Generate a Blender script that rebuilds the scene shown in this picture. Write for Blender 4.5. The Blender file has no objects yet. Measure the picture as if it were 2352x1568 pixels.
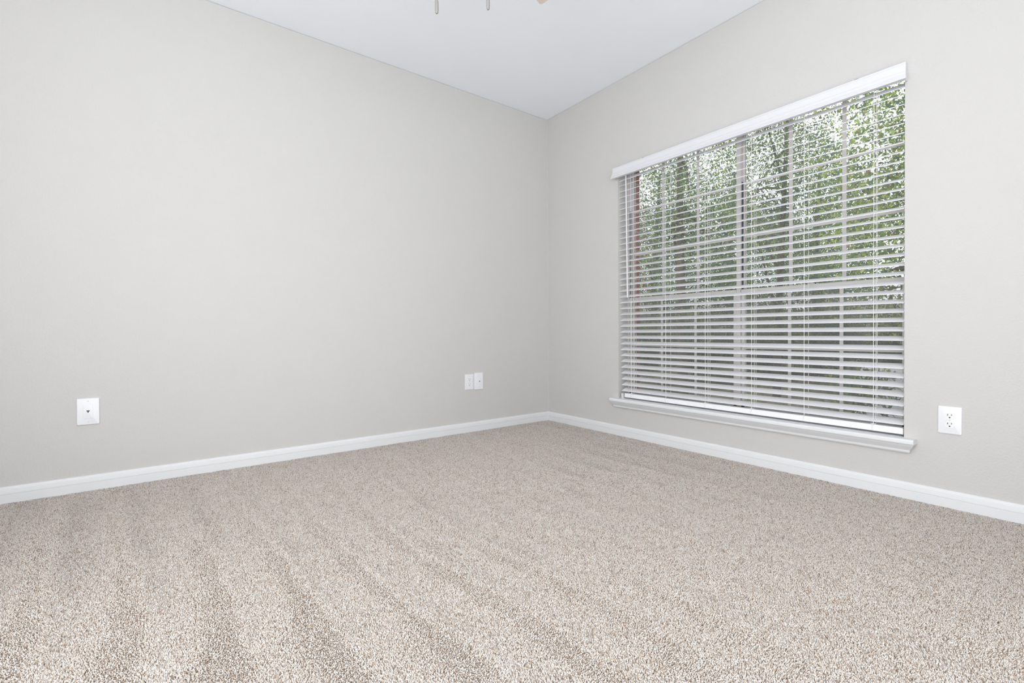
import bpy, bmesh, math, random
import numpy as np
from mathutils import Vector, Matrix

random.seed(7)
rng = np.random.default_rng(11)
SC = bpy.context.scene
COL = SC.collection
SC.view_settings.view_transform = 'Standard'
SC.view_settings.look = 'None'
SC.view_settings.gamma = 1.0
SC.view_settings.use_curve_mapping = False
SC.view_settings.exposure = 0.06

# ------------------------------------------------------------------ materials
def mat(name, color, rough=0.5, spec=0.5, bump=None, metal=0.0, vary=None):
    """Principled material with a procedural colour variation and bump.
    bump=(scale, strength, distance, detail); vary=(scale, amount)"""
    m = bpy.data.materials.new(name); m.use_nodes = True
    nt = m.node_tree; b = nt.nodes['Principled BSDF']
    b.inputs['Roughness'].default_value = rough
    b.inputs['Specular IOR Level'].default_value = spec
    b.inputs['Metallic'].default_value = metal
    tc = nt.nodes.new('ShaderNodeTexCoord')
    vs, va = vary or (6.0, 0.015)
    nz = nt.nodes.new('ShaderNodeTexNoise'); nz.inputs['Scale'].default_value = vs
    nz.inputs['Detail'].default_value = 4
    nt.links.new(tc.outputs['Object'], nz.inputs['Vector'])
    mx = nt.nodes.new('ShaderNodeMix'); mx.data_type = 'RGBA'
    c = list(color)
    mx.inputs[6].default_value = [max(0, x*(1-va)) for x in c] + [1]
    mx.inputs[7].default_value = [min(1, x*(1+va)) for x in c] + [1]
    nt.links.new(nz.outputs['Fac'], mx.inputs[0])
    nt.links.new(mx.outputs[2], b.inputs['Base Color'])
    if bump:
        s, st, d, det = bump
        n2 = nt.nodes.new('ShaderNodeTexNoise'); n2.inputs['Scale'].default_value = s
        n2.inputs['Detail'].default_value = det
        nt.links.new(tc.outputs['Object'], n2.inputs['Vector'])
        bp = nt.nodes.new('ShaderNodeBump'); bp.inputs['Strength'].default_value = st
        bp.inputs['Distance'].default_value = d
        nt.links.new(n2.outputs['Fac'], bp.inputs['Height'])
        nt.links.new(bp.outputs['Normal'], b.inputs['Normal'])
    return m

WALL_BUMP = (130, 0.42, 0.003, 2.0)
M = {}
M['wall'] = mat('greige_wall_paint', (0.605, 0.592, 0.577), 0.75, 0.25, WALL_BUMP)
M['ceiling'] = mat('white_ceiling_paint', (0.90, 0.93, 0.965), 0.85, 0.15, (60, 0.12, 0.003, 2.0))
M['trim'] = mat('white_trim_paint', (0.78, 0.785, 0.795), 0.38, 0.4)
M['blind'] = mat('white_faux_wood', (0.87, 0.87, 0.89), 0.42, 0.4)
M['valance'] = mat('white_valance_paint', (0.735, 0.735, 0.76), 0.45, 0.35)
M['cord'] = mat('white_cord', (0.86, 0.85, 0.82), 0.8, 0.2, (900, 0.3, 0.001, 1))
M['vinyl'] = mat('almond_window_vinyl', (0.70, 0.675, 0.655), 0.45, 0.35)
M['gasket'] = mat('dark_gasket', (0.10, 0.11, 0.13), 0.6, 0.3)
M['plate'] = mat('white_plastic_plate', (0.82, 0.825, 0.85), 0.3, 0.5)
M['recept'] = mat('white_plastic_receptacle', (0.84, 0.84, 0.83), 0.35, 0.5)
M['slot'] = mat('dark_slot', (0.02, 0.018, 0.016), 0.6, 0.2)
M['screw'] = mat('painted_screw', (0.70, 0.70, 0.71), 0.35, 0.5)
M['brass'] = mat('brass_contact', (0.45, 0.36, 0.22), 0.35, 0.5, metal=0.6)
M['fanwhite'] = mat('white_fan_enamel', (0.83, 0.83, 0.82), 0.35, 0.5)
M['blade'] = mat('bleached_oak_fan_blade', (0.62, 0.56, 0.49), 0.5, 0.3, vary=(30, 0.08))
M['chain'] = mat('pale_pull_chain', (0.24, 0.235, 0.225), 0.55, 0.5)
M['clip'] = mat('grey_clip', (0.32, 0.32, 0.32), 0.5, 0.4)
M['bark'] = mat('tree_bark', (0.13, 0.105, 0.085), 0.9, 0.1, (40, 0.8, 0.02, 5), vary=(12, 0.35))
M['metal_grey'] = mat('grey_enamelled_steel', (0.52, 0.54, 0.57), 0.5, 0.4)
M['metal_light'] = mat('pale_enamelled_steel', (0.74, 0.76, 0.80), 0.5, 0.4)

def brick_mat():
    m = bpy.data.materials.new('red_brick'); m.use_nodes = True
    nt = m.node_tree; b = nt.nodes['Principled BSDF']
    tc = nt.nodes.new('ShaderNodeTexCoord')
    mp = nt.nodes.new('ShaderNodeVectorMath'); mp.operation = 'ADD'
    sx = nt.nodes.new('ShaderNodeSeparateXYZ'); cb = nt.nodes.new('ShaderNodeCombineXYZ')
    ad = nt.nodes.new('ShaderNodeMath'); ad.operation = 'ADD'
    nt.links.new(tc.outputs['Object'], sx.inputs[0])
    nt.links.new(sx.outputs['X'], ad.inputs[0]); nt.links.new(sx.outputs['Y'], ad.inputs[1])
    nt.links.new(ad.outputs[0], cb.inputs['X']); nt.links.new(sx.outputs['Z'], cb.inputs['Y'])
    br = nt.nodes.new('ShaderNodeTexBrick'); br.inputs['Scale'].default_value = 1.0
    br.inputs['Brick Width'].default_value = 0.2; br.inputs['Row Height'].default_value = 0.068
    br.inputs['Mortar Size'].default_value = 0.006
    br.inputs['Color1'].default_value = (0.30, 0.105, 0.08, 1)
    br.inputs['Color2'].default_value = (0.22, 0.085, 0.07, 1)
    br.inputs['Mortar'].default_value = (0.36, 0.31, 0.28, 1)
    nt.links.new(cb.outputs[0], br.inputs['Vector'])
    nt.links.new(br.outputs['Color'], b.inputs['Base Color'])
    b.inputs['Roughness'].default_value = 0.9
    return m
M['brick'] = brick_mat()

def glass_mat():
    m = bpy.data.materials.new('window_glass'); m.use_nodes = True
    nt = m.node_tree; nt.nodes.remove(nt.nodes['Principled BSDF'])
    out = nt.nodes['Material Output']
    tr = nt.nodes.new('ShaderNodeBsdfTransparent'); tr.inputs['Color'].default_value = (0.95, 0.965, 0.96, 1)
    gl = nt.nodes.new('ShaderNodeBsdfGlossy'); gl.inputs['Roughness'].default_value = 0.02
    fr = nt.nodes.new('ShaderNodeFresnel'); fr.inputs['IOR'].default_value = 1.45
    mx = nt.nodes.new('ShaderNodeMixShader')
    nt.links.new(fr.outputs[0], mx.inputs[0]); nt.links.new(tr.outputs[0], mx.inputs[1])
    nt.links.new(gl.outputs[0], mx.inputs[2])
    df = nt.nodes.new('ShaderNodeBsdfDiffuse'); df.inputs['Color'].default_value = (0.85, 0.87, 0.87, 1)  # pale diffuse share mixed into the glass to imitate glare haze
    tc = nt.nodes.new('ShaderNodeTexCoord'); nz = nt.nodes.new('ShaderNodeTexNoise'); nz.inputs['Scale'].default_value = 3.0
    nt.links.new(tc.outputs['Object'], nz.inputs['Vector'])
    mr = nt.nodes.new('ShaderNodeMapRange'); mr.inputs['To Min'].default_value = 0.02; mr.inputs['To Max'].default_value = 0.09
    nt.links.new(nz.outputs['Fac'], mr.inputs['Value'])
    m2 = nt.nodes.new('ShaderNodeMixShader'); nt.links.new(mr.outputs[0], m2.inputs[0])
    nt.links.new(mx.outputs[0], m2.inputs[1]); nt.links.new(df.outputs[0], m2.inputs[2])
    nt.links.new(m2.outputs[0], out.inputs['Surface'])
    return m
M['glass'] = glass_mat()

def screen_mat():
    m = bpy.data.materials.new('insect_screen_mesh'); m.use_nodes = True
    nt = m.node_tree; b = nt.nodes['Principled BSDF']; out = nt.nodes['Material Output']
    b.inputs['Base Color'].default_value = (0.22, 0.21, 0.20, 1); b.inputs['Roughness'].default_value = 0.6
    tr = nt.nodes.new('ShaderNodeBsdfTransparent')
    mx = nt.nodes.new('ShaderNodeMixShader'); mx.inputs[0].default_value = 0.22
    nt.links.new(tr.outputs[0], mx.inputs[1]); nt.links.new(b.outputs[0], mx.inputs[2])
    nt.links.new(mx.outputs[0], out.inputs['Surface'])
    return m
M['screen'] = screen_mat()

def attr_mat(name, rough, translucent=0.0):
    """colour read from a per-face 'tint' attribute (the thing's own mottled colour)"""
    m = bpy.data.materials.new(name); m.use_nodes = True
    nt = m.node_tree; b = nt.nodes['Principled BSDF']; out = nt.nodes['Material Output']
    at = nt.nodes.new('ShaderNodeAttribute'); at.attribute_name = 'tint'
    nt.links.new(at.outputs['Color'], b.inputs['Base Color'])
    b.inputs['Roughness'].default_value = rough
    b.inputs['Specular IOR Level'].default_value = 0.2
    if translucent > 0:
        tl = nt.nodes.new('ShaderNodeBsdfTranslucent')
        nt.links.new(at.outputs['Color'], tl.inputs['Color'])
        mx = nt.nodes.new('ShaderNodeMixShader'); mx.inputs[0].default_value = translucent
        nt.links.new(b.outputs[0], mx.inputs[1]); nt.links.new(tl.outputs[0], mx.inputs[2])
        nt.links.new(mx.outputs[0], out.inputs['Surface'])
    return m
M['leaf'] = attr_mat('green_leaf', 0.55, 0.45)
M['pile'] = attr_mat('carpet_yarn', 0.95)

def ground_mat():
    m = bpy.data.materials.new('leaf_litter_ground'); m.use_nodes = True
    nt = m.node_tree; b = nt.nodes['Principled BSDF']
    tc = nt.nodes.new('ShaderNodeTexCoord')
    n1 = nt.nodes.new('ShaderNodeTexNoise'); n1.inputs['Scale'].default_value = 9; n1.inputs['Detail'].default_value = 10
    n1.inputs['Roughness'].default_value = 0.75
    nt.links.new(tc.outputs['Object'], n1.inputs['Vector'])
    cr = nt.nodes.new('ShaderNodeValToRGB')
    e = cr.color_ramp.elements
    e[0].position = 0.36; e[0].color = (0.11, 0.095, 0.075, 1)
    e[1].position = 0.66; e[1].color = (0.36, 0.32, 0.25, 1)
    k = e.new(0.5); k.color = (0.21, 0.195, 0.14, 1)
    nt.links.new(n1.outputs['Fac'], cr.inputs[0]); nt.links.new(cr.outputs[0], b.inputs['Base Color'])
    b.inputs['Roughness'].default_value = 0.95
    return m
M['ground'] = ground_mat()

def carpet_base_mat():
    m = bpy.data.materials.new('carpet_backing'); m.use_nodes = True
    nt = m.node_tree; b = nt.nodes['Principled BSDF']
    tc = nt.nodes.new('ShaderNodeTexCoord')
    v = nt.nodes.new('ShaderNodeTexVoronoi'); v.inputs['Scale'].default_value = 260
    nt.links.new(tc.outputs['Object'], v.inputs['Vector'])
    cr = nt.nodes.new('ShaderNodeValToRGB'); e = cr.color_ramp.elements
    e[0].color = (0.36, 0.30, 0.25, 1); e[1].color = (0.62, 0.57, 0.52, 1)
    sp = nt.nodes.new('ShaderNodeSeparateColor'); nt.links.new(v.outputs['Color'], sp.inputs[0])
    nt.links.new(sp.outputs[0], cr.inputs[0]); nt.links.new(cr.outputs[0], b.inputs['Base Color'])
    b.inputs['Roughness'].default_value = 0.95
    return m
M['carpet'] = carpet_base_mat()

def globe_mat():
    m = bpy.data.materials.new('lit_frosted_globe'); m.use_nodes = True
    b = m.node_tree.nodes['Principled BSDF']
    b.inputs['Base Color'].default_value = (0.9, 0.9, 0.88, 1)
    b.inputs['Emission Color'].default_value = (1.0, 0.97, 0.93, 1)
    b.inputs['Emission Strength'].default_value = GLOBE
    return m

# ------------------------------------------------------------------ mesh helpers
def box(bm, x0, x1, y0, y1, z0, z1):
    x0, x1 = min(x0, x1), max(x0, x1); y0, y1 = min(y0, y1), max(y0, y1); z0, z1 = min(z0, z1), max(z0, z1)
    v = [bm.verts.new(p) for p in ((x0,y0,z0),(x1,y0,z0),(x1,y1,z0),(x0,y1,z0),(x0,y0,z1),(x1,y0,z1),(x1,y1,z1),(x0,y1,z1))]
    for f in ((3,2,1,0),(4,5,6,7),(0,1,5,4),(1,2,6,5),(2,3,7,6),(3,0,4,7)):
        bm.faces.new([v[i] for i in f])
    return v

def loft(bm, rings, closed=True, caps=True):
    """rings: list of lists of points, same length"""
    vs = [[bm.verts.new(p) for p in r] for r in rings]
    n = len(vs[0])
    for a, b in zip(vs, vs[1:]):
        for i in range(n if closed else n-1):
            j = (i+1) % n
            bm.faces.new((a[i], a[j], b[j], b[i]))
    if caps and closed:
        bm.faces.new(list(reversed(vs[0]))); bm.faces.new(vs[-1])
    return vs

def tube(bm, pts, r, n=8, r2=None):
    pts = [Vector(p) for p in pts]; rings = []
    for i, p in enumerate(pts):
        d = (pts[min(i+1, len(pts)-1)] - pts[max(i-1, 0)]).normalized()
        a = d.orthogonal().normalized() if abs(d.z) < 0.99 else Vector((1,0,0))
        if abs(d.z) < 0.99: a = d.cross(Vector((0,0,1))).normalized()
        b = d.cross(a).normalized()
        rr = r if r2 is None else r + (r2-r)*i/(len(pts)-1)
        rings.append([p + a*rr*math.cos(t) + b*rr*math.sin(t) for t in [2*math.pi*k/n for k in range(n)]])
    loft(bm, rings)

def lathe(bm, prof, cx=0, cy=0, n=32):
    rings = [[(cx + r*math.cos(2*math.pi*k/n), cy + r*math.sin(2*math.pi*k/n), z) for k in range(n)] for r, z in prof]
    loft(bm, rings)

def new(name, bm, m, parent=None, smooth=False, bevel=0.0, kind=None, seg=2):
    bmesh.ops.recalc_face_normals(bm, faces=bm.faces)
    me = bpy.data.meshes.new(name); bm.to_mesh(me); bm.free()
    if smooth:
        for p in me.polygons: p.use_smooth = True
        me.set_sharp_from_angle(angle=math.radians(40))
    ms = m if isinstance(m, (list, tuple)) else [m]
    for x in ms: me.materials.append(x)
    o = bpy.data.objects.new(name, me); COL.objects.link(o)
    if parent:
        o.parent = parent
        o.matrix_parent_inverse = Matrix.Translation(-parent.location) if parent.type == 'EMPTY' and parent.parent is None else Matrix.Identity(4)
    if bevel:
        b = o.modifiers.new('bevel', 'BEVEL'); b.width = bevel; b.segments = seg; b.limit_method = 'ANGLE'
        b.angle_limit = math.radians(35)
    if kind: o['kind'] = kind
    return o

def sub(name, bm, m, parent, **k):
    """a piece of a part (child of a mesh part, same space)"""
    return new(name, bm, m, parent, **k)

def thing(name, label, cat, loc=(0,0,0), group=None, kind=None):
    o = bpy.data.objects.new(name, None); COL.objects.link(o)
    o.empty_display_size = 0.05; o.location = loc
    if label: o['label'] = label
    if cat: o['category'] = cat
    if group: o['group'] = group
    if kind: o['kind'] = kind
    return o

def np_mesh(name, verts, faces, tint, m, parent=None):
    """verts (N,3), faces (F,k), tint (F,3) -> fast mesh with a per-face colour"""
    me = bpy.data.meshes.new(name)
    k = faces.shape[1]
    me.vertices.add(len(verts)); me.vertices.foreach_set('co', verts.astype(np.float32).ravel())
    me.loops.add(faces.size); me.loops.foreach_set('vertex_index', faces.astype(np.int32).ravel())
    me.polygons.add(len(faces))
    me.polygons.foreach_set('loop_start', np.arange(0, faces.size, k, dtype=np.int32))
    me.polygons.foreach_set('loop_total', np.full(len(faces), k, dtype=np.int32))
    me.update(calc_edges=True)
    a = me.attributes.new('tint', 'FLOAT_COLOR', 'FACE')
    a.data.foreach_set('color', np.c_[tint, np.ones(len(tint))].astype(np.float32).ravel())
    me.materials.append(m)
    o = bpy.data.objects.new(name, me); COL.objects.link(o)
    if parent:
        o.parent = parent; o.matrix_parent_inverse = Matrix.Translation(-parent.location)
    return o

# ------------------------------------------------------------------ dimensions (metres)
H = 2.44
X0, Y0 = -3.75, -3.70            # far sides of the room; the seen corner is at 0,0
WL, WR = -2.300, -0.736          # window opening along y
WB, WT = 0.250, 1.850            # window opening heights
OUT = 0.235                      # outer face of the brick
GLOBE = 0.7

# ------------------------------------------------------------------ room shell
bm = bmesh.new(); box(bm, X0-0.12, 0.0, Y0-0.12, 0.0, -0.15, -0.009)
new('floor', bm, M['carpet'], kind='structure')
bm = bmesh.new(); box(bm, X0-0.12, OUT+0.4, Y0-0.12, 0.12, H, H+0.15)
new('ceiling', bm, M['ceiling'], kind='structure')
bm = bmesh.new(); box(bm, X0-0.12, OUT, 0.0, 0.14, -0.15, H-0.002)
new('wall_left', bm, M['wall'], kind='structure')
bm = bmesh.new()                 # window wall, one ring of plaster round the opening
D = 0.150
box(bm, 0, D, Y0-0.12, WL, -0.15, H-0.002); box(bm, 0, D, WR, 0.0, -0.15, H-0.002)
box(bm, 0, D, WL, WR, -0.15, WB-0.02); box(bm, 0, D, WL, WR, WT, H-0.002)
new('wall_right', bm, M['wall'], kind='structure')
bm = bmesh.new()                 # brick outside
box(bm, D, OUT, Y0-0.12, WL, -0.9, H); box(bm, D, OUT, WR, 0.0, -0.9, H)
box(bm, D, OUT, WL, WR, -0.9, WB-0.01); box(bm, D, OUT, WL, WR, WT+0.035, H)
new('wall_exterior', bm, M['brick'], kind='structure')
# back and side walls behind the camera, with openings added for fill lamps
bm = bmesh.new()
BO = (-3.4, -1.2, 0.0, 2.05)
box(bm, X0-0.12, BO[0], Y0-0.12, Y0, -0.15, H); box(bm, BO[1], 0, Y0-0.12, Y0, -0.15, H)
box(bm, BO[0], BO[1], Y0-0.12, Y0, BO[3], H); box(bm, BO[0], BO[1], Y0-0.12, Y0, -0.15, BO[2])
new('wall_back', bm, M['wall'], kind='structure')
bm = bmesh.new()
SO = (-3.3, -1.7, 0.0, 2.05)
box(bm, X0-0.12, X0, Y0, SO[0], -0.15, H); box(bm, X0-0.12, X0, SO[1], 0, -0.15, H)
box(bm, X0-0.12, X0, SO[0], SO[1], SO[3], H); box(bm, X0-0.12, X0, SO[0], SO[1], -0.15, SO[2])
new('wall_near', bm, M['wall'], kind='structure')

# caulk bead in the corner of the two walls
bm = bmesh.new(); tube(bm, [(-0.001, -0.001, 0.066), (-0.001, -0.001, H)], 0.003, 8)
new('trim_1', bm, M['wall'], kind='structure', smooth=True)

# baseboards: moulded profile (distance from wall, height)
BH = 0.066
PROF = [(0.0, -0.012), (0.0125, -0.012), (0.0125, 0.0335), (0.0112, 0.0342), (0.0098, 0.0350), (0.0098, 0.0360), (0.0124, 0.0368),
        (0.0122, 0.0400), (0.0108, 0.0560), (0.0104, 0.0575), (0.0090, 0.0580), (0.0086, 0.0615), (0.0066, 0.0645), (0.0040, BH), (0.0, BH)]
bm = bmesh.new()
loft(bm, [[(X0, -d, z) for d, z in PROF], [(-d, -d, z) for d, z in PROF]])
new('baseboard_left', bm, M['trim'], kind='structure')
bm = bmesh.new()
loft(bm, [[(-d, -d, z) for d, z in PROF], [(-d, Y0, z) for d, z in PROF]])
new('baseboard_right', bm, M['trim'], kind='structure')

# ------------------------------------------------------------------ carpet pile
def vnoise(x, y, s, seed):
    """smooth value noise"""
    g = np.random.default_rng(seed).random((128, 128))
    u, v = x*s + 40.3, y*s + 51.7
    i, j = np.floor(u).astype(int), np.floor(v).astype(int)
    fu, fv = u-i, v-j; fu = fu*fu*(3-2*fu); fv = fv*fv*(3-2*fv)
    i %= 127; j %= 127
    a, b = g[i, j], g[i+1, j]; c, d = g[i, j+1], g[i+1, j+1]
    return (a*(1-fu)+b*fu)*(1-fv) + (c*(1-fu)+d*fu)*fv

def carpet_pile():
    def cells(sp, near):
        xs = np.arange(-3.45, -0.011, sp); ys = np.arange(-3.15, -0.011, sp)
        X, Y = np.meshgrid(xs, ys); X = X.ravel(); Y = Y.ravel()
        d = (X + 2.545)*0.6 + (Y + 2.90)*0.8        # distance into the room from the camera
        keep = ((d < 2.1) & (d > 0.5)) if near else (d >= 2.1)
        keep &= (Y + 3.15 > -1.1*(X + 2.35)) | (X > -2.35)
        X = X[keep]; Y = Y[keep]; m = len(X)
        return X + rng.uniform(-.55, .55, m)*sp, Y + rng.uniform(-.55, .55, m)*sp, np.full(m, sp)
    a, b = cells(0.0026, True), cells(0.0031, False)
    X = np.r_[a[0], b[0]]; Y = np.r_[a[1], b[1]]; SPC = np.r_[a[2], b[2]]
    n = len(X)
    # nap direction: strips left by the vacuum cleaner, running along y
    wob = (vnoise(X, Y, 1.3, 1)-.5)*0.07
    ph = (X + wob + 0.045*Y)/0.19
    st = np.sin(2*np.pi*ph) + 0.35*np.sin(4*np.pi*ph+0.6)
    amp = 0.45 + 0.8*vnoise(X, Y, 1.1, 2)
    big = (vnoise(X, Y, 0.9, 3)-.5)*0.9 + (vnoise(X, Y, 2.6, 4)-.5)*1.0 + (vnoise(X, Y, 9, 5)-.5)*1.0
    nap = np.clip(st*amp*0.85 + big, -0.9, 1.4)
    L = rng.uniform(0.0062, 0.0088, n)
    rl = rng.uniform(0, 2*np.pi, n); rr = rng.uniform(0.15, 0.75, n)
    lx = np.cos(rl)*rr + 0.10*nap; ly = np.sin(rl)*rr + 0.85*nap
    k = 1/np.sqrt(1+lx*lx+ly*ly)
    tx, ty, tz = lx*k*L, ly*k*L, k*L
    w = rng.uniform(0.50, 0.78, n)*SPC*(1 + 0.10*nap)
    L = L*(1 + 0.10*nap)              # half width
    a0 = rng.uniform(0, 2*np.pi, n)
    V = np.empty((n, 7, 3), np.float32)
    for q in range(3):
        a = a0 + q*2*np.pi/3
        V[:, q, 0] = X + np.cos(a)*w*0.8; V[:, q, 1] = Y + np.sin(a)*w*0.8; V[:, q, 2] = -0.010
        V[:, 3+q, 0] = X + tx*0.62 + np.cos(a+.5)*w; V[:, 3+q, 1] = Y + ty*0.62 + np.sin(a+.5)*w
        V[:, 3+q, 2] = -0.0095 + tz*0.66
    V[:, 6, 0] = X + tx; V[:, 6, 1] = Y + ty; V[:, 6, 2] = -0.009 + tz*0.95
    np.minimum(V[:, :, 0], -0.0135, out=V[:, :, 0]); np.minimum(V[:, :, 1], -0.0135, out=V[:, :, 1])
    base = np.arange(n)[:, None]*7
    F = []
    for q in range(3):
        r = (q+1) % 3
        F.append(base + np.array([[q, r, 3+r]])); F.append(base + np.array([[q, 3+r, 3+q]]))
        F.append(base + np.array([[3+q, 3+r, 6]]))
    F = np.stack(F, 1).reshape(-1, 3)
    pal = np.array([(0.81, 0.765, 0.715), (0.74, 0.68, 0.62), (0.66, 0.58, 0.505), (0.54, 0.43, 0.345), (0.37, 0.295, 0.24), (0.73, 0.71, 0.69)])
    pi = rng.choice(6, n, p=[0.34, 0.20, 0.15, 0.12, 0.08, 0.11])
    C = pal[pi]*rng.uniform(0.9, 1.08, (n, 1))*np.array([1.0, 0.988, 0.985])
    C = np.clip(np.repeat(C, 9, axis=0), 0, 1)
    o = np_mesh('carpet', V.reshape(-1, 3), F, C, M['pile'])
    o['kind'] = 'stuff'; o['label'] = 'speckled beige cut-pile carpet with vacuum strips covering the floor'
    o['category'] = 'carpet'
carpet_pile()

# ------------------------------------------------------------------ window 1
win = thing('window_1', None, None, (0.10, (WL+WR)/2, WB), kind='structure')
ZM = 0.940                        # meeting rail
MY = -1.530                       # mullion centre
# outer frame + mullion
bm = bmesh.new()
fx0, fx1 = 0.098, 0.165
fw = 0.012
box(bm, fx0, fx1, WL, WL+fw, WB, WT); box(bm, fx0, fx1, WR-fw, WR, WB, WT)
box(bm, fx0, fx1-0.012, WL+fw, WR-fw, WT-0.010, WT); box(bm, fx0, fx1, WL+fw, WR-fw, WB, WB+0.03)
box(bm, fx0, fx1, MY-0.012, MY+0.012, WB+0.03, WT-0.010)
new('window_frame', bm, M['vinyl'], win, bevel=0.0015)
bm = bmesh.new()
for y in (WL+fw, WR-fw-0.004, MY+0.012, MY-0.016):
    box(bm, fx0+0.014, fx0+0.026, y, y+0.004, ZM+0.012, 1.56)
new('track_gasket', bm, M['gasket'], win)

for (ya, yb) in ((WL+fw, MY-0.012), (MY+0.012, WR-fw)):
    # upper sash (outer track)
    ux0, ux1 = 0.128, 0.150
    bm = bmesh.new(); s = 0.009
    box(bm, ux0, ux1, ya, ya+s, ZM-0.012, WT-0.010); box(bm, ux0, ux1, yb-s, yb, ZM-0.012, WT-0.010)
    box(bm, ux0, ux1, ya, yb, ZM-0.012, ZM+0.012); box(bm, ux0, ux1, ya, yb, WT-0.014, WT-0.008)
    us = new('upper_sash', bm, M['vinyl'], win, bevel=0.0012)
    bm = bmesh.new(); box(bm, 0.136, 0.142, ya+s, yb-s, ZM+0.008, WT-0.012)
    sub('glass_pane', bm, M['glass'], us)
    bm = bmesh.new()
    g0, g1 = ya+s, yb-s; mw = 0.0088
    for k in (1, 2):
        y = g0+(g1-g0)*k/3
        box(bm, 0.1325, 0.1355, y-mw, y+mw, ZM+0.012, WT-0.012)
    for z in (1.250, 1.550):
        box(bm, 0.1324, 0.1356, g0, g1, z-0.0062, z+0.0062)
    sub('muntin_grid', bm, M['vinyl'], us)
    bm = bmesh.new(); box(bm, 0.158, 0.1588, ya+0.004, yb-0.004, WB+0.034, ZM)
    new('insect_screen', bm, M['screen'], win)
    # lower sash (inner track)
    lx0, lx1 = 0.104, 0.126
    bm = bmesh.new(); s = 0.020
    box(bm, lx0, lx1, ya+0.002, ya+s, WB+0.031, ZM+0.010); box(bm, lx0, lx1, yb-s, yb-0.002, WB+0.031, ZM+0.010)
    box(bm, lx0-0.004, lx1, ya+0.002, yb-0.002, ZM-0.014, ZM+0.010); box(bm, lx0, lx1, ya+0.002, yb-0.002, WB+0.031, WB+0.066)
    ls = new('lower_sash', bm, M['vinyl'], win, bevel=0.0012)
    bm = bmesh.new(); box(bm, 0.112, 0.118, ya+s-0.004, yb-s+0.004, WB+0.062, ZM-0.016)
    sub('glass_pane', bm, M['glass'], ls)
    bm = bmesh.new(); g0, g1 = ya+s, yb-s; mw = 0.0078
    for k in (1, 2):
        y = g0+(g1-g0)*k/3
        box(bm, 0.1085, 0.1115, y-mw, y+mw, WB+0.066, ZM-0.02)
    box(bm, 0.1084, 0.1116, g0, g1, 0.6138, 0.6262)
    sub('muntin_grid', bm, M['vinyl'], ls)
    # sash lock on the meeting rail
    yl = g0 + (g1-g0)*(0.52 if ya < -2 else 0.56)
    bm = bmesh.new(); zt = ZM+0.010
    box(bm, 0.104, 0.122, yl-0.028, yl+0.028, zt, zt+0.004)
    lathe(bm, [(0.008, zt+0.004), (0.008, zt+0.010), (0.006, zt+0.012)], 0.112, yl, 14)
    box(bm, 0.102, 0.109, yl-0.002, yl+0.024, zt+0.006, zt+0.012)
    lk = sub('sash_lock', bm, M['vinyl'], ls, bevel=0.0008)
    bm = bmesh.new()
    for dy in (-0.021, 0.021):
        box(bm, 0.1032, 0.1042, yl+dy-0.003, yl+dy+0.003, zt+0.0005, zt+0.004)
    sub('lock_screw', bm, M['slot'], ls)

# stool: nosed board, ears past the opening
bm = bmesh.new()
sx = -0.050; zs0, zs1 = 0.2335, 0.2555
prof = [(0.0, zs0), (sx+0.004, zs0), (sx+0.001, zs0+0.003), (sx, zs0+0.007), (sx, zs1-0.006), (sx+0.002, zs1-0.002), (sx+0.006, zs1), (0.0, zs1)]
loft(bm, [[(x, -2.342, z) for x, z in prof], [(x, -0.694, z) for x, z in prof]])
box(bm, 0.0, 0.098, WL, WR, zs0+0.001, zs1)
new('window_stool', bm, M['trim'], win, smooth=False, bevel=0.001)
# apron: cove moulding with returned ends
bm = bmesh.new()
prof = [(-0.0400, 0.2335), (-0.0395, 0.2300), (-0.0350, 0.2240), (-0.0290, 0.2165), (-0.0240, 0.2110), (-0.0205, 0.2065),
        (-0.0195, 0.2040), (-0.0198, 0.2020), (-0.0175, 0.1960), (-0.0125, 0.1915), (-0.0080, 0.190)]
A0, A1 = -2.309, -0.716
loft(bm, [[(0.0, A0+0.7*x*0.0 , z) for x, z in prof[:1]] + [(x, A0 + 0.78*x, z) for x, z in prof] + [(0.0, A0, prof[-1][1])],
          [(0.0, A1, prof[0][1])] + [(x, A1 - 0.55*x, z) for x, z in prof] + [(0.0, A1, prof[-1][1])]])
new('window_apron', bm, M['trim'], win, smooth=True)

# ------------------------------------------------------------------ blind
bl = thing('venetian_blind', 'white wide-slat horizontal blind with moulded valance hung in the window', 'window blind', (0.028, (WL+WR)/2, WT))
SLX = 0.028
SY0, SY1 = WL+0.003, WR-0.006
# valance (profile x, z), ends returned to the wall
vp = [(0.0, 1.764), (-0.047, 1.764), (-0.0485, 1.768), (-0.046, 1.773), (-0.043, 1.781), (-0.0405, 1.784), (-0.0405, 1.787),
      (-0.0385, 1.7885), (-0.037, 1.797), (-0.0345, 1.800), (-0.0345, 1.803), (-0.0325, 1.8045), (-0.0315, 1.829), (-0.034, 1.832), (-0.034, 1.837), (-0.031, 1.8385), (0.0, 1.8385)]
V0, V1 = -2.309, -0.716
bm = bmesh.new()
front = vp[1:-1]
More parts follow.
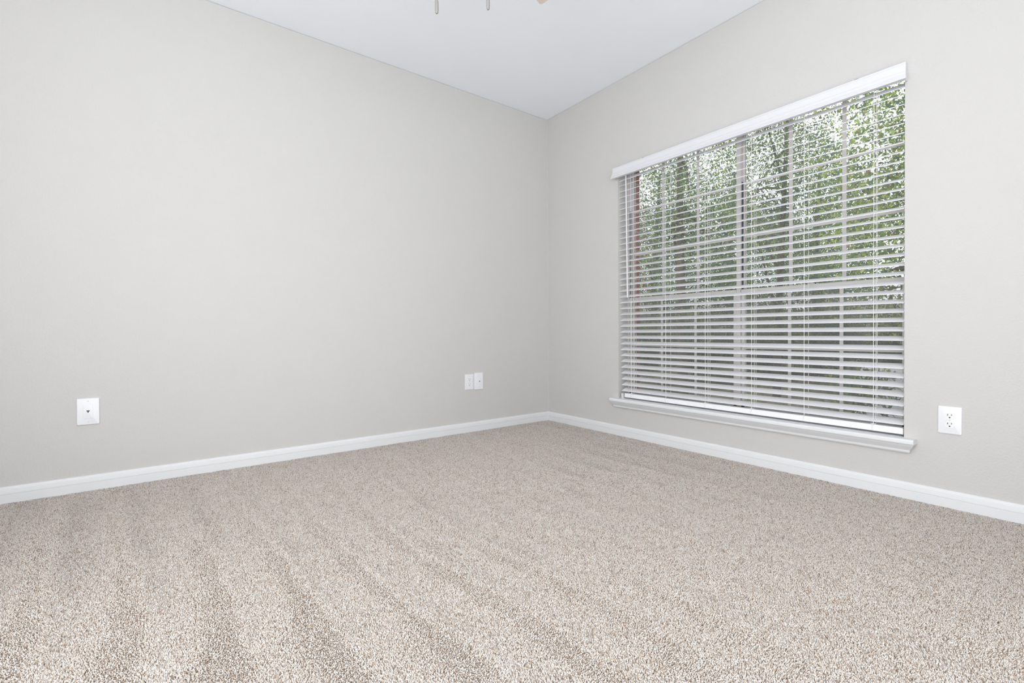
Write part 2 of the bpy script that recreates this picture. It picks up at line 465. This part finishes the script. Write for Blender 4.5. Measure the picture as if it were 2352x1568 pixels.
# moulded board 12 mm thick + two returns
inner = [(-0.026, 1.8385), (-0.026, 1.764)]
loft(bm, [[(x, V0 - 0.25*(-x-0.03), z) for x, z in front] + [(x, V0, z) for x, z in inner],
          [(x, V1 + 0.25*(-x-0.03), z) for x, z in front] + [(x, V1, z) for x, z in inner]])
box(bm, -0.0265, -0.0005, V0, V0+0.004, 1.7645, 1.838); box(bm, -0.0265, -0.0005, V1-0.004, V1, 1.7645, 1.838)
new('valance', bm, M['valance'], bl)
bm = bmesh.new(); box(bm, 0.004, 0.058, SY0, SY1, 1.809, WT-0.002)
new('headrail', bm, M['blind'], bl, bevel=0.002)
for y in (-2.135, -0.970):
    bm = bmesh.new(); box(bm, -0.030, -0.002, y-0.008, y+0.008, 1.8385, 1.8405); box(bm, -0.0325, -0.030, y-0.008, y+0.008, 1.8345, 1.8405)
    new('valance_clip', bm, M['clip'], bl)

# slats: one crowned board, copied
def slat_mesh():
    bm = bmesh.new()
    w = 0.050; t = 0.0029; n = 6
    up = []; lo = []
    for i in range(n+1):
        x = (-1+2*i/n)*(w/2-0.0006); zc = 0.0005*(1-(2*i/n-1)**2)
        up.append((x, zc+t/2)); lo.append((x, zc-t/2))
    pr = [(-w/2, t/2-0.0007)] + up + [(w/2, t/2-0.0007), (w/2, -t/2+0.0007)] + lo[::-1] + [(-w/2, -t/2+0.0007)]
    yc0, yc1 = -0.77, 0.77
    half = (SY1-SY0)/2
    loft(bm, [[(x, -half, z) for x, z in pr], [(x, half, z) for x, z in pr]])
    return bm
TILT = math.radians(21.3)
yc = (SY0+SY1)/2
s0 = new('slat', slat_mesh(), M['blind'])
s0.parent = bl; s0.matrix_parent_inverse = Matrix.Translation(-bl.location)
N = 36
ztop, zbot = 1.714+0.0105, 0.305+0.0105
zs = [1.7645] + [ztop + (zbot-ztop)*i/(N-1) for i in range(N)]
for i, z in enumerate(zs):
    o = s0 if i == 0 else s0.copy()
    if i: COL.objects.link(o)
    jit = random.uniform(-1, 1)
    sh = 0.018*max(0, (i-8)/(N-8))**2.0           # the left ends drift in slightly towards the bottom
    o.scale = (1, 1-sh/(SY1-SY0), 1)
    o.location = (SLX, yc - sh/2, z + jit*0.0004)
    tl = TILT + math.radians(jit*0.6) + (math.radians(16) if i == 0 else 0)
    o.rotation_euler = (random.uniform(-1, 1)*0.0003, -tl, 0)

# bottom rail
bm = bmesh.new()
br = [(-0.022, -0.013), (-0.022, 0.009), (-0.019, 0.013), (0.019, 0.013), (0.022, 0.009), (0.022, -0.013), (0.019, -0.0155), (-0.019, -0.0155)]
loft(bm, [[(0.030+x, SY0+0.004, 0.279+z) for x, z in br], [(0.030+x, SY1-0.040, 0.279+z) for x, z in br]])
rail = new('bottom_rail', bm, M['blind'], bl, bevel=0.001)
bm = bmesh.new(); box(bm, 0.006, 0.054, SY0+0.0005, SY0+0.0042, 0.2655, 0.2905)
new('rail_end_cap', bm, M['vinyl'], bl)
# hold-down bracket at the far end
bm = bmesh.new(); box(bm, 0.004, 0.018, SY1-0.030, SY1-0.014, 0.2555, 0.290); box(bm, 0.004, 0.018, SY1-0.040, SY1-0.030, 0.2555, 0.2575)
new('hold_down_bracket', bm, M['vinyl'], bl, bevel=0.001)

# ladder cords (front + back string, rungs) and lift cords
ztopc, zbotc = 1.790, 0.292
hx = 0.025*math.cos(TILT)+0.0022
stations = [(-0.845, 1), (-1.116, 0), (-1.383, 1), (-1.651, 1), (-1.909, 0), (-2.191, 1)]
for y, lift in stations:
    bm = bmesh.new()
    tube(bm, [(SLX-hx, y, ztopc), (SLX-hx, y, zbotc+0.004)], 0.0011, 6)
    tube(bm, [(SLX+hx, y, ztopc), (SLX+hx, y, zbotc)], 0.0011, 6)
    for z in zs:
        dz = 0.025*math.sin(TILT)
        tube(bm, [(SLX-hx, y-0.002, z-dz-0.0022), (SLX+hx, y-0.002, z+dz-0.0022)], 0.0005, 4)
    # tuck under the bottom rail
    tube(bm, [(SLX-hx, y, zbotc+0.004), (SLX-hx, y+0.004, 0.283), (SLX-hx+0.0005, y+0.006, 0.266)], 0.0011, 6)
    new('ladder_cord', bm, M['cord'], bl)
    if lift:
        bm = bmesh.new()
        tube(bm, [(SLX-0.002, y-0.003, ztopc), (SLX-0.002, y-0.003, zbotc)], 0.0010, 6)
        # knotted loop on top of the rail
        tube(bm, [(0.012+0.006*math.cos(a), y+0.004+0.009*math.sin(a), 0.2945+0.002*math.sin(2*a)) for a in [k*math.pi/6 for k in range(13)]], 0.0012, 5)
        new('lift_cord', bm, M['cord'], bl)
# tilt wand
bm = bmesh.new()
tube(bm, [(-0.008, -0.812, 1.772), (-0.012, -0.826, 0.956)], 0.0042, 8)
tube(bm, [(-0.012, -0.826, 0.956), (-0.012, -0.8263, 0.945)], 0.0052, 8)
tube(bm, [(-0.003, -0.811, 1.792), (-0.008, -0.812, 1.772)], 0.0016, 6)
new('tilt_wand', bm, M['plate'], bl, smooth=True)

# ------------------------------------------------------------------ wall plates
def plate_frame(wall):
    """map (u along wall to the right as seen, v up, w out of the wall) to world"""
    if wall == 'left':   return lambda c: (lambda u, v, w: (c[0]+u, -w, c[1]+v))
    return lambda c: (lambda u, v, w: (-w, c[0]-u, c[1]+v))

def slab(bm, P, w, h, t0, t1, r=0.003, inset=0.003, n=4):
    """rounded slab with a sloped rim"""
    def outline(W, Hh, rr):
        pts = []
        for cx, cy, a0 in ((W/2-rr, Hh/2-rr, 0), (-W/2+rr, Hh/2-rr, 90), (-W/2+rr, -Hh/2+rr, 180), (W/2-rr, -Hh/2+rr, 270)):
            for k in range(n+1):
                a = math.radians(a0+90*k/n); pts.append((cx+rr*math.cos(a), cy+rr*math.sin(a)))
        return pts
    o1 = outline(w, h, r); o2 = outline(w-2*inset*0.35, h-2*inset*0.35, r); o3 = outline(w-2*inset, h-2*inset, r)
    loft(bm, [[P(u, v, t0) for u, v in o1], [P(u, v, t0+(t1-t0)*0.55) for u, v in o1], [P(u, v, t0+(t1-t0)*0.9) for u, v in o2], [P(u, v, t1) for u, v in o3]])

def disc(bm, P, cu, cv, r, t0, t1, n=20, flat=None, ry=None):
    ry = ry or r
    pts = []
    for k in range(n):
        a = 2*math.pi*k/n; u = r*math.cos(a); v = ry*math.sin(a)
        if flat: v = max(-flat, min(flat, v))
        pts.append((cu+u, cv+v))
    loft(bm, [[P(u, v, t0) for u, v in pts], [P(u, v, t1) for u, v in pts]])

def pbox(bm, P, u0, u1, v0, v1, t0, t1):
    loft(bm, [[P(u0, v0, t), P(u1, v0, t), P(u1, v1, t), P(u0, v1, t)] for t in (t0, t1)])

def outlet(name, wall, c, w, h, label, group=None):
    P = plate_frame(wall)(c)
    loc = P(0, 0, 0)
    t = thing(name, label, 'electrical outlet', loc, group)
    bm = bmesh.new(); slab(bm, P, w, h, 0.0, 0.0058)
    new('cover_plate', bm, M['plate'], t, smooth=True)
    for cv in (0.0175, -0.0175):
        bm = bmesh.new(); disc(bm, P, 0, cv, 0.0155, 0.0056, 0.0071, 28, flat=0.0135)
        r = new('receptacle', bm, M['recept'], t, bevel=0.0006)
        bm = bmesh.new()
        pbox(bm, P, -0.0066, -0.0048, cv+0.0008, cv+0.0082, 0.0070, 0.0074)
        pbox(bm, P, 0.0048, 0.0064, cv+0.0015, cv+0.0078, 0.0070, 0.0074)
        disc(bm, P, 0, cv-0.0060, 0.0023, 0.0070, 0.0074, 12)
        pbox(bm, P, -0.0023, 0.0023, cv-0.0083, cv-0.0060, 0.0070, 0.0074)
        sub('contact_slots', bm, M['slot'], r)
        r.children[0].matrix_parent_inverse = Matrix.Identity(4)
    bm = bmesh.new(); disc(bm, P, 0, 0, 0.0030, 0.0056, 0.0068, 14)
    new('plate_screw', bm, M['screw'], t)
    return t

outlet('wall_outlet', 'left', (-0.759, 0.3575), 0.070, 0.111, 'small white duplex outlet on the left wall, just left of the cable jack plate', 'duplex outlets')
outlet('wall_outlet', 'right', (-2.446, 0.3495), 0.072, 0.110, 'white duplex outlet on the window wall, right of the window sill', 'duplex outlets')

def rj_plate():
    P = plate_frame('left')((-2.811, 0.3605))
    t = thing('telephone_jack_plate', 'large white phone jack plate, alone at the left end of the left wall', 'wall plate', P(0, 0, 0))
    bm = bmesh.new(); slab(bm, P, 0.079, 0.121, 0.0, 0.0070, 0.004, 0.004)
    new('cover_plate', bm, M['plate'], t, smooth=True)
    bm = bmesh.new(); slab(bm, P, 0.033, 0.066, 0.0066, 0.0086, 0.0015, 0.001)
    ins = new('jack_insert', bm, M['plate'], t, smooth=True)
    bm = bmesh.new()
    pbox(bm, P, -0.0055, 0.0055, 0.001, 0.0055, 0.0084, 0.0090)
    loft(bm, [[P(-0.0036, 0.001, w), P(0.0036, 0.001, w), P(0.0012, -0.0045, w), P(-0.0012, -0.0045, w)] for w in (0.0084, 0.0090)])
    sub('jack_socket', bm, M['slot'], ins).matrix_parent_inverse = Matrix.Identity(4)
    bm = bmesh.new(); pbox(bm, P, -0.0050, 0.0050, 0.0015, 0.0024, 0.0089, 0.0093)
    sub('jack_contacts', bm, M['brass'], ins).matrix_parent_inverse = Matrix.Identity(4)
    for v in (0.0475, -0.0475):
        bm = bmesh.new(); disc(bm, P, 0, v, 0.0033, 0.0066, 0.0078, 14)
        new('plate_screw', bm, M['screw'], t)
rj_plate()

def coax_plate():
    P = plate_frame('left')((-0.6785, 0.359))
    t = thing('cable_jack_plate', 'white wall plate with one round cable jack, between the small outlet and the corner', 'wall plate', P(0, 0, 0))
    bm = bmesh.new(); slab(bm, P, 0.075, 0.123, 0.0, 0.0075, 0.004, 0.004)
    new('cover_plate', bm, M['plate'], t, smooth=True)
    bm = bmesh.new(); disc(bm, P, 0, 0, 0.0066, 0.0070, 0.0100, 6); disc(bm, P, 0, 0, 0.0047, 0.0098, 0.0150, 16)
    j = new('cable_jack', bm, M['screw'], t)
    bm = bmesh.new(); disc(bm, P, 0, 0, 0.0036, 0.0149, 0.0152, 14)
    sub('jack_socket', bm, M['slot'], j).matrix_parent_inverse = Matrix.Identity(4)
    for v in (0.0420, -0.0420):
        bm = bmesh.new(); disc(bm, P, 0, v, 0.0033, 0.0070, 0.0083, 14)
        new('plate_screw', bm, M['screw'], t)
coax_plate()

# ------------------------------------------------------------------ ceiling fan
FC = Vector((-1.787, -1.645, 0))
fan = thing('ceiling_fan', 'pale ceiling fan, only two pull chains and a blade corner showing at the top', 'ceiling fan', (FC.x, FC.y, H))
def lat(name, prof, m, n=36, **k):
    bm = bmesh.new(); lathe(bm, prof, FC.x, FC.y, n); return new(name, bm, m, fan, smooth=True, **k)
lat('canopy', [(0.065, H), (0.068, H-0.02), (0.050, H-0.05), (0.022, H-0.065)], M['fanwhite'])
lat('downrod', [(0.012, H-0.06), (0.012, H-0.19)], M['fanwhite'], 16)
lat('motor_housing', [(0.03, 2.265), (0.085, 2.255), (0.120, 2.22), (0.125, 2.18), (0.110, 2.145), (0.070, 2.135), (0.070, 2.07), (0.080, 2.06), (0.082, 2.03), (0.06, 2.02)], M['fanwhite'])
GM = globe_mat()
lat('light_globe', [(0.045, 2.03), (0.055, 2.02), (0.068, 1.99), (0.070, 1.96), (0.062, 1.93), (0.045, 1.908), (0.02, 1.897), (0.004, 1.895)], GM)
base_az = math.atan2(0.554*0.8 + 0*0, 1)  # replaced below
Fv = Vector((math.sin(0.64322), math.cos(0.64322), 0)); Rv = Vector((math.cos(0.64322), -math.sin(0.64322), 0))
for k in range(5):
    ang = math.radians(32.6 + 72*k)       # from the view-forward direction towards the right
    ax = Fv*math.cos(ang) + Rv*math.sin(ang); sd = Rv*math.cos(ang) - Fv*math.sin(ang)   # sd: right-hand side of the blade
    up = Vector((0, 0, 1)); pit = math.radians(12)
    sv = sd*math.cos(pit) + up*math.sin(pit); nv = up*math.cos(pit) - sd*math.sin(pit)
    c0 = Vector((FC.x, FC.y, 2.118))
    def bp(r, s, h): return c0 + ax*r + sv*s + nv*h
    out = [(0.17, -0.050), (0.30, -0.058), (0.45, -0.063), (0.590, -0.0658)]
    tip = [(0.602+0.012*math.sin(a), -0.054-0.012*math.cos(a)) for a in [math.radians(d) for d in (15, 30, 45, 60, 75, 90)]]
    half = out + tip
    pts = half + [(r, -s) for r, s in reversed(half)]
    bm = bmesh.new()
    loft(bm, [[bp(r, s, h) for r, s in pts] for h in (-0.003, 0.003)])
    b = new('blade', bm, M['blade'], fan, bevel=0.001)
    bm = bmesh.new()
    loft(bm, [[bp(0.09, -0.018, h+0.02), bp(0.09, 0.018, h+0.02), bp(0.15, 0.016, h+0.004), bp(0.24, 0.036, h), bp(0.265, 0.0, h), bp(0.24, -0.036, h), bp(0.15, -0.016, h+0.004)] for h in (0.003, 0.007)])
    sub('blade_bracket', bm, M['fanwhite'], b).matrix_parent_inverse = Matrix.Identity(4)
for (x, y, z) in ((-1.850, -1.597, 1.697), (-1.7235, -1.6925, 1.7075)):
    bm = bmesh.new()
    tube(bm, [(x, y, 2.035), (x, y, z+0.05)], 0.0014, 6)
    zz = 2.03
    dx, dy = (FC.x-x), (FC.y-y)
    tube(bm, [(x+dx*0.25, y+dy*0.25, 2.045), (x, y, 2.035)], 0.003, 6)
    c = new('pull_chain', bm, M['chain'], fan)
    bm = bmesh.new()
    lathe(bm, [(0.0015, z+0.052), (0.0042, z+0.047), (0.0056, z+0.035), (0.0058, z+0.012), (0.0050, z+0.003), (0.0028, z)], x, y, 16)
    sub('chain_fob', bm, M['chain'], c, smooth=True).matrix_parent_inverse = Matrix.Identity(4)

# ------------------------------------------------------------------ outside
GZ = -0.75
def gz(x, y):
    s = max(0.0, x-8.5)
    return GZ + 0.17*s + 0.06*math.sin(x*1.7+y) + 0.05*math.sin(y*1.3)
bm = bmesh.new()
nx, ny = 60, 60
grid = [[bm.verts.new((OUT+0.02+i*(24/nx), -14+j*(34/ny), gz(OUT+i*24/nx, -14+j*34/ny))) for j in range(ny+1)] for i in range(nx+1)]
for i in range(nx):
    for j in range(ny):
        bm.faces.new((grid[i][j], grid[i+1][j], grid[i+1][j+1], grid[i][j+1]))
g = new('ground', bm, M['ground'], smooth=True, kind='structure')

def leaves(centres, n_per, spread, size, palette, probs, up=0.25, seed=0):
    """leaf blades: clusters of small folded rhombs around twig centres"""
    r = np.random.default_rng(seed)
    C = np.repeat(centres, n_per, axis=0); n = len(C)
    off = r.normal(0, 1, (n, 3))*spread
    P = C + off
    d = r.normal(0, 1, (n, 3)); d[:, 2] -= 0.35; d /= np.linalg.norm(d, axis=1)[:, None]
    nrm = r.normal(0, 1, (n, 3)); nrm[:, 2] += up*3; nrm -= (nrm*d).sum(1)[:, None]*d
    nrm /= np.linalg.norm(nrm, axis=1)[:, None]
    s = np.cross(d, nrm)
    L = size*r.uniform(0.6, 1.25, n)[:, None]; W = L*r.uniform(0.16, 0.27, n)[:, None]
    V = np.empty((n, 6, 3))
    V[:, 0] = P; V[:, 1] = P + d*L*0.35 + s*W + nrm*L*0.05; V[:, 2] = P + d*L*0.72 + s*W*0.75 + nrm*L*0.02
    V[:, 3] = P + d*L - nrm*L*0.08; V[:, 4] = P + d*L*0.72 - s*W*0.75 + nrm*L*0.02; V[:, 5] = P + d*L*0.35 - s*W + nrm*L*0.05
    b = np.arange(n)[:, None]*6
    F = np.stack([b + np.array([[0, 1, 2, 3]]), b + np.array([[0, 3, 4, 5]])], 1).reshape(-1, 4)
    pal = np.array(palette)
    cl = r.choice(len(pal), len(centres), p=probs)          # colour goes by twig
    ci = np.repeat(cl, n_per); sw = r.random(n) < 0.3
    ci[sw] = r.choice(len(pal), sw.sum(), p=probs)
    T = pal[ci]*r.uniform(0.7, 1.25, (n, 1))
    return V.reshape(-1, 3), F, np.repeat(T, 2, axis=0)

GREENS = [(0.15, 0.22, 0.145), (0.20, 0.30, 0.14), (0.33, 0.44, 0.12), (0.14, 0.18, 0.155), (0.48, 0.53, 0.16), (0.38, 0.28, 0.17)]

def tree(name, label, cat, x, y, height, cr, cz, rz, twigs, n_per, lsize, probs, trunk_r=0.09, lean=(0, 0), seed=0, hole=0.25, limbs=7, spread=0.10, group=None):
    r = np.random.default_rng(seed)
    z0 = gz(x, y)-0.05
    t = thing(name, label, cat, (x, y, z0), group)
    bm = bmesh.new()
    trunk = []
    for k in range(9):
        f = k/8
        trunk.append(Vector((x+lean[0]*f+0.05*math.sin(3*f+seed), y+lean[1]*f+0.05*math.cos(4*f+seed), z0+(height-z0)*f)))
    tube(bm, trunk, trunk_r, 10, trunk_r*0.3)
    tr = new('trunk', bm, M['bark'], t, smooth=True)
    cc = np.array([x+lean[0]*0.7, y+lean[1]*0.7, cz])
    # twig centres: shell-weighted ellipsoid with gaps
    pts = []
    gseed = seed*13+5
    while len(pts) < twigs:
        q = r.normal(0, 1, (twigs*3, 3)); q /= np.linalg.norm(q, axis=1)[:, None]
        q *= (r.random(len(q))**0.45)[:, None]
        P = cc + q*np.array([cr, cr, rz])
        nn = vnoise(P[:, 0]+P[:, 2]*0.6, P[:, 1]-P[:, 2]*0.8, 1.5, gseed)
        P = P[nn > hole]
        P = P[P[:, 2] > -0.45]
        pts.extend(P.tolist())
    pts = np.array(pts[:twigs])
    V, F, T = leaves(pts, n_per, spread, lsize, GREENS, probs, seed=seed+99)
    fo = np_mesh('foliage', V, F, T, M['leaf'], t); fo['kind'] = 'stuff'
    for k in range(limbs):
        bm = bmesh.new()
        f = 0.3+0.6*k/limbs
        p0 = trunk[int(f*8)]
        tg = Vector(pts[int(r.integers(len(pts)))])
        mid = p0.lerp(tg, 0.5) + Vector((0, 0, 0.25)) + Vector(r.normal(0, 0.12, 3))
        pl = [p0.lerp(mid, a).lerp(mid.lerp(tg, a), a) for a in [i/8 for i in range(9)]]
        tube(bm, pl, trunk_r*0.38, 7, 0.006)
        for m_ in range(5):
            q0 = pl[3+m_]; q1 = q0 + Vector(r.normal(0, 0.45, 3)); qm = q0.lerp(q1, .5)+Vector(r.normal(0, .06, 3))
            tube(bm, [q0, qm, q1], 0.012, 5, 0.003)
        new('branch', bm, M['bark'], t, smooth=True)
    return t

G = 'trees outside the window'
def at(r_, az): return (-2.545 + r_*math.sin(math.radians(az)), -2.90 + r_*math.cos(math.radians(az)))
TREES = [
 ('dark-trunked green tree beyond the left half of the window, nearest on that side', 9.2, 56.5, 5.4, 1.35, 2.75, 2.3, 2000, .050, [.3,.25,.2,.18,.05,.02], .11, .42, 3),
 ('yellow-green tree with long leaves, closest to the right end of the window', 8.0, 77.6, 5.0, 1.2, 2.6, 2.1, 1550, .060, [.15,.27,.30,.08,.15,.05], .06, .42, 8),
 ('mid-green tree showing through the middle of the window', 11.2, 66.5, 6.2, 1.6, 3.15, 2.65, 2500, .054, [.27,.27,.2,.18,.05,.03], .08, .44, 12),
 ('grey-green tree in the background behind the left end of the window', 15.6, 53.8, 5.6, 1.6, 2.2, 2.8, 2000, .070, [.4,.22,.08,.28,.01,.01], .12, .12, 17),
 ('dark green tree in the background behind the centre of the window', 16.8, 61.8, 5.8, 1.6, 2.2, 2.8, 2100, .070, [.4,.2,.08,.3,.01,.01], .12, .12, 23),
 ('dark green tree in the background behind the right half of the window', 15.6, 69.8, 5.5, 1.6, 2.2, 2.8, 2000, .070, [.35,.25,.1,.25,.03,.02], .12, .12, 29)]
for lab, rr_, az, hh, cr_, cz_, rz_, tw, ls_, pr_, tk, ho, sd_ in TREES:
    x, y = at(rr_, az)
    tree('broadleaf_tree', lab, 'tree', x, y, hh, cr_, cz_, rz_, tw, 12, ls_, pr_, tk, (0.1, -0.05), seed=sd_, hole=ho, group=G)

OLIVE = [.30,.10,.05,.36,.03,.16]
for i, (rr_, az, w) in enumerate([(12.6, 51.5, 'leftmost'), (13.4, 58.0, 'second from the left'), (13.8, 64.5, 'middle'), (13.4, 71.0, 'second from the right'), (12.4, 77.5, 'rightmost')]):
    x, y = at(rr_, az)
    tree('shrub', 'dull olive shrub low outside the window, %s of the row of five' % w, 'shrub', x, y, 0.95, 0.78, 0.42, 0.72, 1000, 14, 0.065,
         OLIVE, 0.03, (0, 0), seed=40+i, hole=0.05, limbs=4, spread=0.12, group='shrubs outside the window')

x, y = at(8.3, 73.2)
tree('shrub', 'small twiggy pale-leaved shrub in front of the outdoor air conditioners', 'shrub', x, y, 0.25, 0.42, -0.12, 0.42, 150, 12, 0.055,
     [.25,.25,.15,.2,.1,.05], 0.02, (0, 0), seed=61, hole=0.1, limbs=4, spread=0.08)

# condensers beyond the right end of the window
def condenser(x, y, w, d, h, rz, label, body, grille):
    z0 = gz(x, y)
    t = thing('air_conditioner', label, 'air conditioner', (x, y, z0), 'condensers outside')
    t.rotation_euler = (0, 0, 0)
    R = Matrix.Translation((x, y, z0)) @ Matrix.Rotation(rz, 4, 'Z')
    def tb(bm): bmesh.ops.transform(bm, matrix=R, verts=bm.verts)
    bm = bmesh.new(); box(bm, -w/2-.08, w/2+.08, -d/2-.08, d/2+.08, -0.1, 0.06); tb(bm); new('base_pad', bm, M['metal_grey'], t, bevel=.01)
    bm = bmesh.new(); box(bm, -w/2, w/2, -d/2, d/2, 0.06, h); tb(bm); new('casing', bm, body, t, bevel=.02)
    bm = bmesh.new()
    n = 22
    for k in range(n):
        z = 0.12 + (h-0.24)*k/(n-1)
        box(bm, -w/2-.012, -w/2, -d/2+.04, d/2-.04, z, z+0.014)
        box(bm, -w/2+.04, w/2-.04, -d/2-.012, -d/2, z, z+0.014)
    tb(bm); new('side_louvres', bm, grille, t)
    bm = bmesh.new()
    lathe(bm, [(w*.42, h), (w*.42, h+.03), (w*.38, h+.035), (w*.38, h)], 0, 0, 28); lathe(bm, [(0.10, h+0.02), (0.10, h+.04)], 0, 0, 18)
    for k in range(8):
        a = k*math.pi/8; c, s = math.cos(a)*w*.4, math.sin(a)*w*.4
        tube(bm, [(c, s, h+.03), (-c, -s, h+.03)], 0.004, 5)
    tb(bm); new('fan_guard', bm, M['metal_grey'], t)
condenser(7.6, -0.28, 0.8, 0.8, 0.86, 0.3, 'pale boxy air conditioner outside, low behind the right end of the blind', M['metal_light'], M['metal_light'])
condenser(6.5, -1.25, 0.62, 0.62, 0.62, 0.1, 'shorter grey louvred air conditioner outside, cut off by the right window edge', M['metal_grey'], M['metal_light'])

# ------------------------------------------------------------------ light
w = bpy.data.worlds.new('overcast_sky'); SC.world = w; w.use_nodes = True
nt = w.node_tree; bg = nt.nodes['Background']
tc = nt.nodes.new('ShaderNodeTexCoord'); nz = nt.nodes.new('ShaderNodeTexNoise'); nz.inputs['Scale'].default_value = 2.0
nt.links.new(tc.outputs['Generated'], nz.inputs['Vector'])
cr = nt.nodes.new('ShaderNodeValToRGB'); cr.color_ramp.elements[0].color = (0.93, 0.95, 1.0, 1); cr.color_ramp.elements[1].color = (1, 1, 1, 1)
nt.links.new(nz.outputs['Fac'], cr.inputs[0]); nt.links.new(cr.outputs[0], bg.inputs['Color'])
bg.inputs['Strength'].default_value = 1.6

def area(name, loc, direction, sx, sy, power, color=(1, 1, 1), spread=180):
    l = bpy.data.lights.new(name, 'AREA'); l.shape = 'RECTANGLE'; l.size = sx; l.size_y = sy
    l.energy = power; l.color = color; l.spread = math.radians(spread)
    o = bpy.data.objects.new(name, l); COL.objects.link(o); o.location = loc
    o.rotation_euler = Vector(direction).to_track_quat('-Z', 'Z').to_euler()
    return o
area('back_fill_area', ((BO[0]+BO[1])/2, Y0-0.02, (BO[2]+BO[3])/2), (0, 1, 0.45), BO[1]-BO[0], BO[3]-BO[2], 37, (0.94, 0.97, 1.0), 180)  # added fill lamp in the back opening, tilted up to brighten the ceiling
area('side_fill_area', (X0-0.02, (SO[0]+SO[1])/2, (SO[2]+SO[3])/2), (1, 0, 0.45), SO[1]-SO[0], SO[3]-SO[2], 52, (0.94, 0.97, 1.0), 180)  # second added fill lamp, unseen, also aimed upwards from the side opening
sl = bpy.data.lights.new('hazy_sun', 'SUN'); sl.energy = 1.6; sl.angle = math.radians(12); sl.color = (1.0, 0.96, 0.88)
so = bpy.data.objects.new('hazy_sun', sl); COL.objects.link(so); so.location = (-2, 3, 8)
so.rotation_euler = Vector((0.62, -0.25, -0.75)).to_track_quat('-Z', 'Z').to_euler()

# ------------------------------------------------------------------ camera
yaw, pit, rol = 0.64322, -0.010207, -0.0056054
Fd = Vector((math.sin(yaw), math.cos(yaw), 0)); Rt = Vector((math.cos(yaw), -math.sin(yaw), 0)); Up = Vector((0, 0, 1))
F2 = Fd*math.cos(pit) + Up*math.sin(pit); U2 = -Fd*math.sin(pit) + Up*math.cos(pit)
R2 = Rt*math.cos(rol) + U2*math.sin(rol); U3 = -Rt*math.sin(rol) + U2*math.cos(rol)
cam = bpy.data.cameras.new('camera'); co = bpy.data.objects.new('camera', cam); COL.objects.link(co)
mw = Matrix((R2, U3, -F2)).transposed().to_4x4(); mw.translation = Vector((-2.54473, -2.90155, 0.71214))
co.matrix_world = mw
cam.sensor_width = 36; cam.lens = 36*1079.84/2352
cam.shift_y = -(784-774.61)/2352
cam.clip_start = 0.02
SC.camera = co
